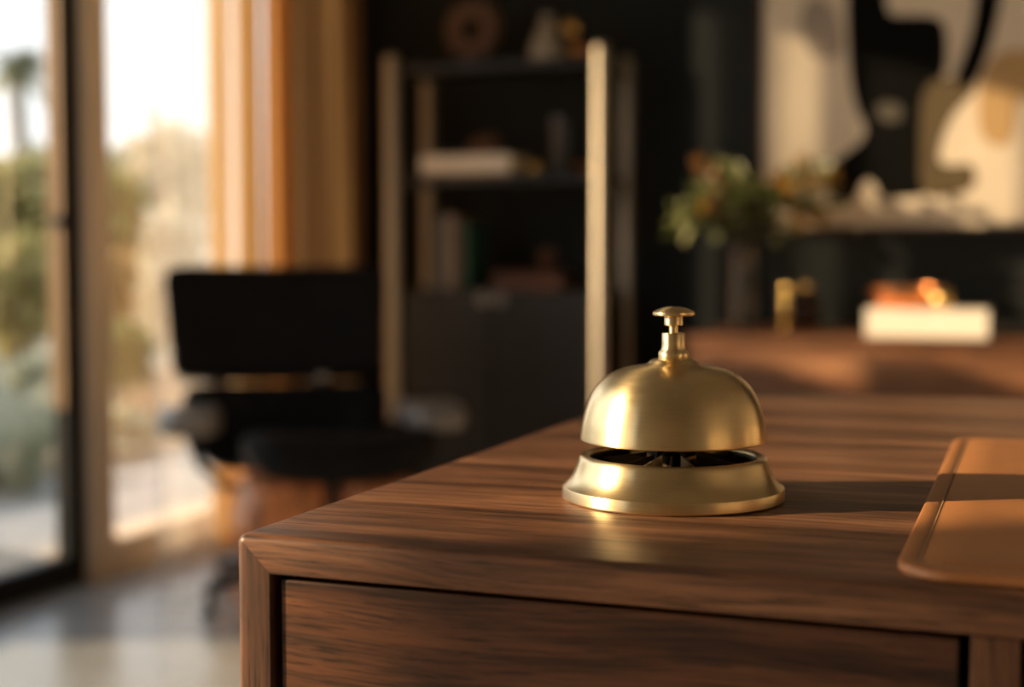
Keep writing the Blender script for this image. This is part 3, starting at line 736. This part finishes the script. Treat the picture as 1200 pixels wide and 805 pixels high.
for i, (px, py, warm) in enumerate(tips):
    yy = 4.02 + rnd.uniform(-.14, .14)
    e = onY(px, py, yy); e = Vector((e.x - VX, yy - 4.02, e.z - SZ))
    b0 = Vector((rnd.uniform(-.02, .02), rnd.uniform(-.02, .02), .03)); b1 = Vector((e.x * .08, e.y * .08, .235))
    mid = b1.lerp(e, .5) + Vector((0, 0, .05))
    path = [b0, b1, b1.lerp(mid, .6), mid.lerp(e, .35) + Vector((0, 0, .008)), e]
    tube(st, path, [.0035, .003, .0026, .002, .001], 6)
    for q_ in range(15):
        s_ = rnd.uniform(.42, 1.02); seg = path[1].lerp(mid, min(1, s_ / .5)) if s_ < .5 else mid.lerp(e, (s_ - .5) / .5)
        dirv = Vector((rnd.gauss(0, 1), rnd.gauss(0, .8), rnd.gauss(.2, .8))) + (e - b1).normalized() * .8
        nrm = Vector((rnd.gauss(-.5, .5), rnd.gauss(-.6, .5), rnd.gauss(.6, .5)))
        leaf(lo_ if (warm and rnd.random() < .75) else lg_, seg + dirv.normalized() * .006, dirv, nrm, rnd.uniform(.035, .062), rnd.uniform(.010, .019))
link('stems', st, 'stem', bq, True)
link('green_leaves', lg_, 'leaf_green', bq, True)['label'] = 'green leaves'
link('amber_leaves', lo_, 'leaf_orange', bq, True)['label'] = 'amber leaves'

# candle holder and amber bottle
p = onY(921, 385, 3.97)
t = thing('brass_candlestick', 'slim brass candlestick with stacked balls in front of the amber bottle', 'candlestick', (p.x, 3.97, SZ))
link('stem', lathe(nb(), [(0, 0), (.030, 0), (.032, .004), (.012, .010), (.009, .018), (.022, .030), (.024, .040), (.010, .056), (.010, .064), (.021, .076), (.021, .086), (.009, .100), (.009, .108), (.018, .118), (.020, .128), (.014, .14), (0, .14)], 32), 'gold', t, True, angle=50)
p = onY(944, 380, 4.08)
t = thing('amber_bottle', 'squat amber glass bottle behind the brass candlestick', 'bottle', (p.x, 4.08, SZ))
link('bottle_body', lathe(nb(), [(0, 0), (.034, 0), (.038, .006), (.038, .072), (.030, .09), (.013, .100), (.013, .112), (.010, .112), (.010, .1), (.028, .086), (.035, .07), (.035, .008), (0, .008)], 36), 'amber_glass', t, True, angle=50)
link('stopper', lathe(nb(), [(0, .098), (.0095, .098), (.0095, .1125), (.016, .1135), (.017, .125), (.010, .132), (0, .133)], 24), 'gold', t, True, angle=50)
# book with copper dish and ball
b0 = onY(1014, 395, 3.72); b1 = onY(1158, 362, 3.72)
bw = b1.x - b0.x
t = book('book', 'thick cream book lying on the sideboard under the copper bowl', ((b0.x + b1.x) / 2, 3.82, SZ), bw, .20, .070, 'paper', pagem='paper')
zb = SZ + .070
p = onY(1062, 360, 3.82)
t = tag(link('copper_bowl', lathe(nb(), [(0, 0), (.07, 0), (.095, .012), (.112, .036), (.114, .056), (.108, .057), (.10, .03), (.085, .014), (0, .008)], 48), 'copper', None, True, angle=50),
        'wide shallow copper bowl on the cream book', 'bowl'); t.location = (p.x, 3.825, zb); t.scale = (.82, .7, .95)
p = onY(1104, 343, 3.755)
t = tag(link('brass_ball', cushion(nb(), .026, .026, .026, 1, 1, None, 28, 18, Matrix.Translation((0, 0, .026))), 'gold', None, True), 'small polished brass ball on the cream book beside the copper bowl', 'ornament')
t.location = (p.x, 3.755, zb)
bpy.data.objects['brass_candlestick'].scale = (.75, .75, .9)

# ------------------------------------------------------------------ painting
AY = YW - .005
c0 = onY(889, 271, AY)
AX0, AZ0 = c0.x, c0.z; AX1, AZ1 = AX0 + 1.55, AZ0 + 1.25
pt = thing('abstract_painting', 'large abstract painting of black and tan shapes on cream canvas above the sideboard', 'painting', ((AX0 + AX1) / 2, YW, AZ0))
acx = pt.location.x
yo = -.012
link('canvas', box(nb(), AX0 - acx + .012, AX1 - acx - .012, -.026, -.002, .012, AZ1 - AZ0 - .012), 'canvas', pt)
bm = nb()
for x0, x1, z0, z1 in ((AX0 - acx, AX0 - acx + .012, 0, AZ1 - AZ0), (AX1 - acx - .012, AX1 - acx, 0, AZ1 - AZ0), (AX0 - acx + .012, AX1 - acx - .012, 0, .012), (AX0 - acx + .012, AX1 - acx - .012, AZ1 - AZ0 - .012, AZ1 - AZ0)):
    box(bm, x0, x1, -.034, -.001, z0, z1, .002)
link('picture_frame', bm, 'frame_brown', pt)
def shape(name, poly, mat, lvl):
    P = []
    for px, py in poly:
        q_ = onY(px, py, YW - .026); P.append((min(max(q_.x, AX0 + .013), AX1 - .013) - acx, min(max(q_.z, AZ0 + .013), AZ1 - .013) - AZ0))
    # round the outline off
    for _ in range(2):
        o = []
        for i in range(len(P)):
            a, b = P[i], P[(i + 1) % len(P)]
            o += [(a[0] * .75 + b[0] * .25, a[1] * .75 + b[1] * .25), (a[0] * .25 + b[0] * .75, a[1] * .25 + b[1] * .75)]
        P = o
    bm = nb(); prism(bm, P, -.026 - .0006 * lvl, -.0255)
    link(name, bm, mat, pt)
shape('black_shape', [(994, -60), (992, -10), (993, 40), (996, 95), (1004, 128), (1016, 152), (1008, 168), (990, 180), (972, 196), (968, 228), (985, 236), (1002, 236), (1008, 218), (1017, 209), (1027, 218), (1032, 234), (1060, 232), (1090, 230), (1090, 160), (1088, 100), (1108, 90), (1110, 60), (1109, 34), (1100, 19), (1070, 18), (1042, 19), (1038, 0), (1036, -60)], 'paint_black', 1)
shape('olive_shape', [(1080, 98), (1122, 86), (1146, 100), (1138, 112), (1118, 130), (1104, 160), (1098, 192), (1120, 194), (1142, 190), (1144, 222), (1110, 230), (1078, 232), (1078, 160)], 'paint_olive', 2)
shape('black_stroke', [(1150, -60), (1144, 0), (1138, 40), (1122, 84), (1116, 96), (1140, 104), (1152, 80), (1162, 50), (1174, 0), (1180, -60)], 'paint_black', 3)
shape('tan_shape', [(1146, 110), (1146, 150), (1156, 168), (1172, 172), (1186, 164), (1190, 130), (1196, 112), (1232, 110), (1236, 70), (1200, 56), (1172, 60), (1154, 78)], 'paint_tan', 4)
shape('grey_shape', [(935, 10), (945, 60), (965, 72), (990, 66), (985, 20), (960, -10)], 'paint_grey', 1)
shape('shaded_patch', [(1025, 124), (1030, 142), (1055, 144), (1060, 126), (1042, 118)], 'paint_shaded', 2)  # cream spot drawn dark because no sun falls on it

# ------------------------------------------------------------------ curtains
def curtain(bm, x, y0, y1, z0, z1, amp, wl, n, ph=0., amp2=None):
    prev = None
    for i in range(n + 1):
        y = y0 + (y1 - y0) * i / n
        s_ = (y - y0) / wl * 2 * PI + ph
        col_ = []
        for j, z in enumerate([z0 + (z1 - z0) * q_ for q_ in (0, .15, .38, .65, 1)]):
            a = amp * (1.12 - .25 * j / 4)
            xx_ = x + a * math.sin(s_ + .25 * math.sin(j + y * 3)) + .25 * a * math.sin(2.3 * s_ + j * .4)
            yy_ = y + .22 * wl * math.sin(2 * s_ + .8) * .4
            col_.append(bm.verts.new((xx_, yy_, z)))
        if prev:
            for a, b, c, d in zip(prev, col_, col_[1:], prev[1:]): bm.faces.new((a, b, c, d))
        prev = col_
    return bm
CY2 = -.465
sh = thing('sheer_curtain', 'pale sheer linen curtain hanging at the window behind the chair', 'curtain', (-2.2, 3.5, 0))
o = link('thin_edge', curtain(nb(), 0, -.30, -.035, .012, ZC - .002, .012, .085, 80), 'sheer_thin', sh, True); o['label'] = 'single thin layer of the sheer'
o = link('sheer_cloth', curtain(nb(), 0, -.035, .27, .012, ZC - .002, .018, .085, 160), 'sheer', sh, True)
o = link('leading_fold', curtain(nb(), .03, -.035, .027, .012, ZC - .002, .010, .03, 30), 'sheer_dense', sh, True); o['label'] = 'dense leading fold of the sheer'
o = link('shade_band', curtain(nb(), .045, -.03, .375, .010, .40, .018, .085, 120), 'sheer_shaded', sh, True); o['label'] = 'foot of the sheer tinted tan for its weaker backlight'  # band added where the cloth gets less light from behind
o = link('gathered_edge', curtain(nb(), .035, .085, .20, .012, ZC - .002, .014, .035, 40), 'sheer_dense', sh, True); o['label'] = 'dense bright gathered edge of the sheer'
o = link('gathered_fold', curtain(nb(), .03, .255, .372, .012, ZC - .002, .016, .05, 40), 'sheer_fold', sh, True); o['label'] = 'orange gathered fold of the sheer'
dr = tag(link('drape', curtain(nb(), 0, -.415, .25, .01, ZC - .002, .035, .115, 220), 'drape', None, True), 'heavy tan drape hanging in the corner behind the lounge chair', 'curtain')
dr.location = (-2.225, 4.245, 0)

dim_sheer = tag(link('sheer_curtain', curtain(nb(), 0, -.52, .52, .012, ZC - .002, .018, .085, 240), 'sheer_dimmer', None, True), 'unseen sheer curtain added to dim the sun on the front of the desk', 'curtain')
dim_sheer.location = (-2.2, CY2 - .52, 0)  # added out of view to dim the near part of the desk
# ------------------------------------------------------------------ outdoors
struct(link('patio', box(nb(), -7.2, XL - .12, YF - 2, 9.5, -.12, -.02), 'patio'))
struct(link('ground', box(nb(), -90, -7.2, -40, 90, -.3, -.05), 'ground')); struct(link('ground', box(nb(), -7.2, -2.4, 9.5, 90, -.3, -.05), 'ground'))
struct(link('kerb', box(nb(), XL - .62, XL - .14, 3.1, 9.4, -.02, .06, .01), 'kerb'))
def place(px, depth): p = EYE + (RT * ((px - 600) / FPX) + Vector((-sy, cy, 0))) * depth; return p.x, p.y
def zat(py, depth): return EYE.z - (py - 304) / FPX * depth
def blob_leaves(bm, c, r, n, size, rnd, shell=.5):
    for _ in range(n):
        d = Vector((rnd.gauss(0, 1), rnd.gauss(0, 1), rnd.gauss(0, 1))).normalized()
        p = Vector(c) + Vector((d.x * r[0], d.y * r[1], d.z * r[2])) * (shell + (1 - shell) * rnd.random())
        dv = d + Vector((rnd.gauss(0, .6), rnd.gauss(0, .6), rnd.gauss(0, .6)))
        leaf(bm, p, dv, Vector((rnd.gauss(0, 1), rnd.gauss(0, 1), 1)), size * rnd.uniform(.7, 1.3), size * .28)
def tree(name, label, cat, px, depth, top, bottom, width, mats, seed, n=900, size=.16, group=None, trunk=True):
    rnd = random.Random(seed); x, y = place(px, depth)
    z1 = zat(top, depth); z0 = zat(bottom, depth); wr = width / 2 / FPX * depth
    gz = -.05 if (x < -7.2 or y > 9.5) else -.02
    t = thing(name, label, cat, (x, y, gz), 0, group)
    z1 -= gz; z0 = max(z0 - gz, .05)
    st = nb(); zc = (z0 + z1) / 2; hz = (z1 - z0) / 2
    tube(st, [(0, 0, 0), (.05 * wr, .02, zc * .6), (.0, 0, zc + hz * .5)], [max(.03, wr * .09), max(.025, wr * .07), .015], 8)
    for k_ in range(6):
        a = rnd.uniform(0, 2 * PI)
        tube(st, [(0, 0, max(.02, z0 * .9)), (math.cos(a) * wr * .4, math.sin(a) * wr * .4, zc), (math.cos(a) * wr * .7, math.sin(a) * wr * .7, zc + hz * rnd.uniform(0, .6))], [max(.015, wr * .04), .02, .008], 6)
    link('trunk' if trunk else 'stems', st, 'trunk', t, True)
    fb = nb()
    for k_ in range(9):
        a = rnd.uniform(0, 2 * PI); rr_ = wr * rnd.uniform(.1, .62)
        blob_leaves(fb, (math.cos(a) * rr_, math.sin(a) * rr_, zc + hz * rnd.uniform(-.6, .6)), (wr * .5, wr * .5, hz * .45), n // 9, size, rnd)
    link('foliage', fb, mats, t, True)
    return t
tree('tree', 'dark green tree just right of the taupe window stile', 'tree', 138, 11, 185, 330, 75, 'f1', 1, 1200, .20)
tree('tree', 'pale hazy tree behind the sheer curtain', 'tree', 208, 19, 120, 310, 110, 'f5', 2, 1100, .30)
tree('tree', 'broad olive green tree seen through the far left pane', 'tree', 20, 19, 180, 330, 150, 'f2', 3, 1300, .30)
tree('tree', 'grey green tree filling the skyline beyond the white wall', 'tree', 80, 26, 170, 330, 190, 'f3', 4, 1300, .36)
tree('shrub', 'orange brown shrub outside between the window stile and the sheer', 'shrub', 140, 9.6, 300, 395, 60, 'f4', 5, 900, .12, trunk=False)
tree('shrub', 'low green shrub outside below the orange shrub', 'shrub', 138, 7.8, 385, 445, 62, 'f1', 6, 900, .10, trunk=False)
tree('shrub', 'yellow green shrub through the far left pane', 'shrub', 20, 9.2, 285, 420, 90, 'f2', 7, 1200, .13, trunk=False)
tree('shrub', 'grey green shrub low in the far left pane', 'shrub', 38, 6.6, 420, 545, 90, 'f3', 8, 1000, .09, trunk=False)
tree('shrub', 'small sage shrub outside beside the white kerb', 'shrub', 150, 6.1, 490, 585, 80, 'f3', 9, 800, .08, trunk=False)
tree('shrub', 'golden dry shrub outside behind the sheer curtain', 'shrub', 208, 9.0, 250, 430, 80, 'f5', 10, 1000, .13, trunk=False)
# palm
x, y = place(24, 24); zt = zat(75, 24)
t = thing('palm_tree', 'tall palm tree against the sky in the far left pane', 'palm tree', (x, y, -.05))
tk = nb(); tube(tk, [(0, 0, 0), (.1, 0, zt * .5), (0, 0, zt)], [.2, .15, .12], 10); link('trunk', tk, 'trunk', t, True)
fb = nb(); rnd = random.Random(5)
for k_ in range(26):
    a = rnd.uniform(0, 2 * PI); el = rnd.uniform(-.6, 1.1); l = rnd.uniform(.6, .85)
    o3 = Vector((0, 0, zt)); d = Vector((math.cos(a) * math.cos(el), math.sin(a) * math.cos(el), math.sin(el)))
    for q_ in range(12):
        u = (q_ + 1) / 12; p = o3 + d * l * u + Vector((0, 0, -.35 * u * u))
        for s in (-1, 1):
            leaf(fb, p, d * .5 + Vector((-math.sin(a), math.cos(a), 0)) * s + Vector((0, 0, -.3)), Vector((0, 0, 1)), .30 * (1.1 - .6 * u), .03)
link('fronds', fb, 'palm', t, True)
# agaves
def agave(label, px, depth, hgt, seed):
    rnd = random.Random(seed); x, y = place(px, depth); t = thing('agave', label, 'agave', (x, y, -.02), 0, None)
    bm = nb()
    for k_ in range(26):
        a = k_ * 2.4 + rnd.uniform(-.2, .2); el = .25 + 1.15 * (k_ / 26)
        d = Vector((math.cos(a) * math.cos(el), math.sin(a) * math.cos(el), math.sin(el)))
        leaf(bm, Vector((0, 0, .03)), d, Vector((0, 0, 1)), hgt * rnd.uniform(.85, 1.1), hgt * .075)
    link('blades', bm, 'f3', t, True)
    link('heart', lathe(nb(), [(0, 0), (.06, 0), (.07, .05), (.03, .14), (0, .16)], 16), 'f3', t, True)
agave('spiky agave closest to the door in the far left pane', 22, 5.3, .60, 1)
agave('small spiky agave among the shrubs in the far left pane', 0, 7.7, .36, 2)
struct(link('mulch_bed', box(nb(), -6.3, -3.66, 4.0, 9.4, -.02, .03, .008), 'mulch'))
shade_walls = struct(link('garden_wall', box(box(box(nb(), -6.6, -6.42, -3.0, 3.3, -.02, 1.32, .01), -3.1, -2.92, 2.15, 2.475, -.02, 1.455, .01), -3.1, -2.92, 2.475, 2.66, -.02, 1.305, .01), 'kerb'), 'unseen white wall and stepped pier added to shade the patio and sideboard')  # added out of view: wall shades patio, stepped pier shades sideboard front
x0, y0 = place(165, 11.5)
gw = tag(link('garden_wall', box(nb(), -1.6, 1.6, -.1, .1, -.02, zat(440, 11.5), .01, mat=Matrix.Rotation(math.radians(20), 4, 'Z')), 'kerb'), 'low white garden wall outside behind the shrubs', 'wall')
gw.location = (x0, y0, 0); gw['kind'] = 'structure'

# ------------------------------------------------------------------ light
AZ = math.radians(24); EL = math.radians(16.3)
sd = Vector((math.cos(AZ) * math.cos(EL), math.sin(AZ) * math.cos(EL), -math.sin(EL)))
sun = bpy.data.lights.new('sun', 'SUN'); so = bpy.data.objects.new('sun', sun); COL.objects.link(so)
so.rotation_euler = sd.to_track_quat('-Z', 'Y').to_euler(); so.location = (-20, -10, 9)
sun.energy = 10.2; sun.color = (1.0, .72, .42); sun.angle = math.radians(.8)
w = bpy.data.worlds.new('sky'); SC.world = w; w.use_nodes = True; n = w.node_tree; n.nodes.clear()
o = N(n, 'ShaderNodeOutputWorld'); bg = N(n, 'ShaderNodeBackground'); tc = N(n, 'ShaderNodeTexCoord'); sx = N(n, 'ShaderNodeSeparateXYZ')
L(n, tc.outputs['Generated'], sx.inputs[0])
r = ramp(n, [(0, (.50, .49, .46)), (.48, (1.0, .96, .90)), (.60, (.93, .97, 1.0)), (1, (.66, .80, 1.0))])
mr = N(n, 'ShaderNodeMapRange'); mr.inputs[1].default_value = -1; L(n, sx.outputs[2], mr.inputs[0]); L(n, mr.outputs[0], r.inputs[0])
L(n, r.outputs[0], bg.inputs[0]); bg.inputs[1].default_value = 2.1; L(n, bg.outputs[0], o.inputs[0])

SC.view_settings.view_transform = 'Standard'; SC.view_settings.look = 'None'; SC.view_settings.gamma = 1
SC.view_settings.use_curve_mapping = False
SC.view_settings.exposure = 0.08
SC.cycles.use_denoising = True
SC.cycles.transparent_max_bounces = 16; SC.cycles.max_bounces = 10; SC.cycles.sample_clamp_indirect = 6
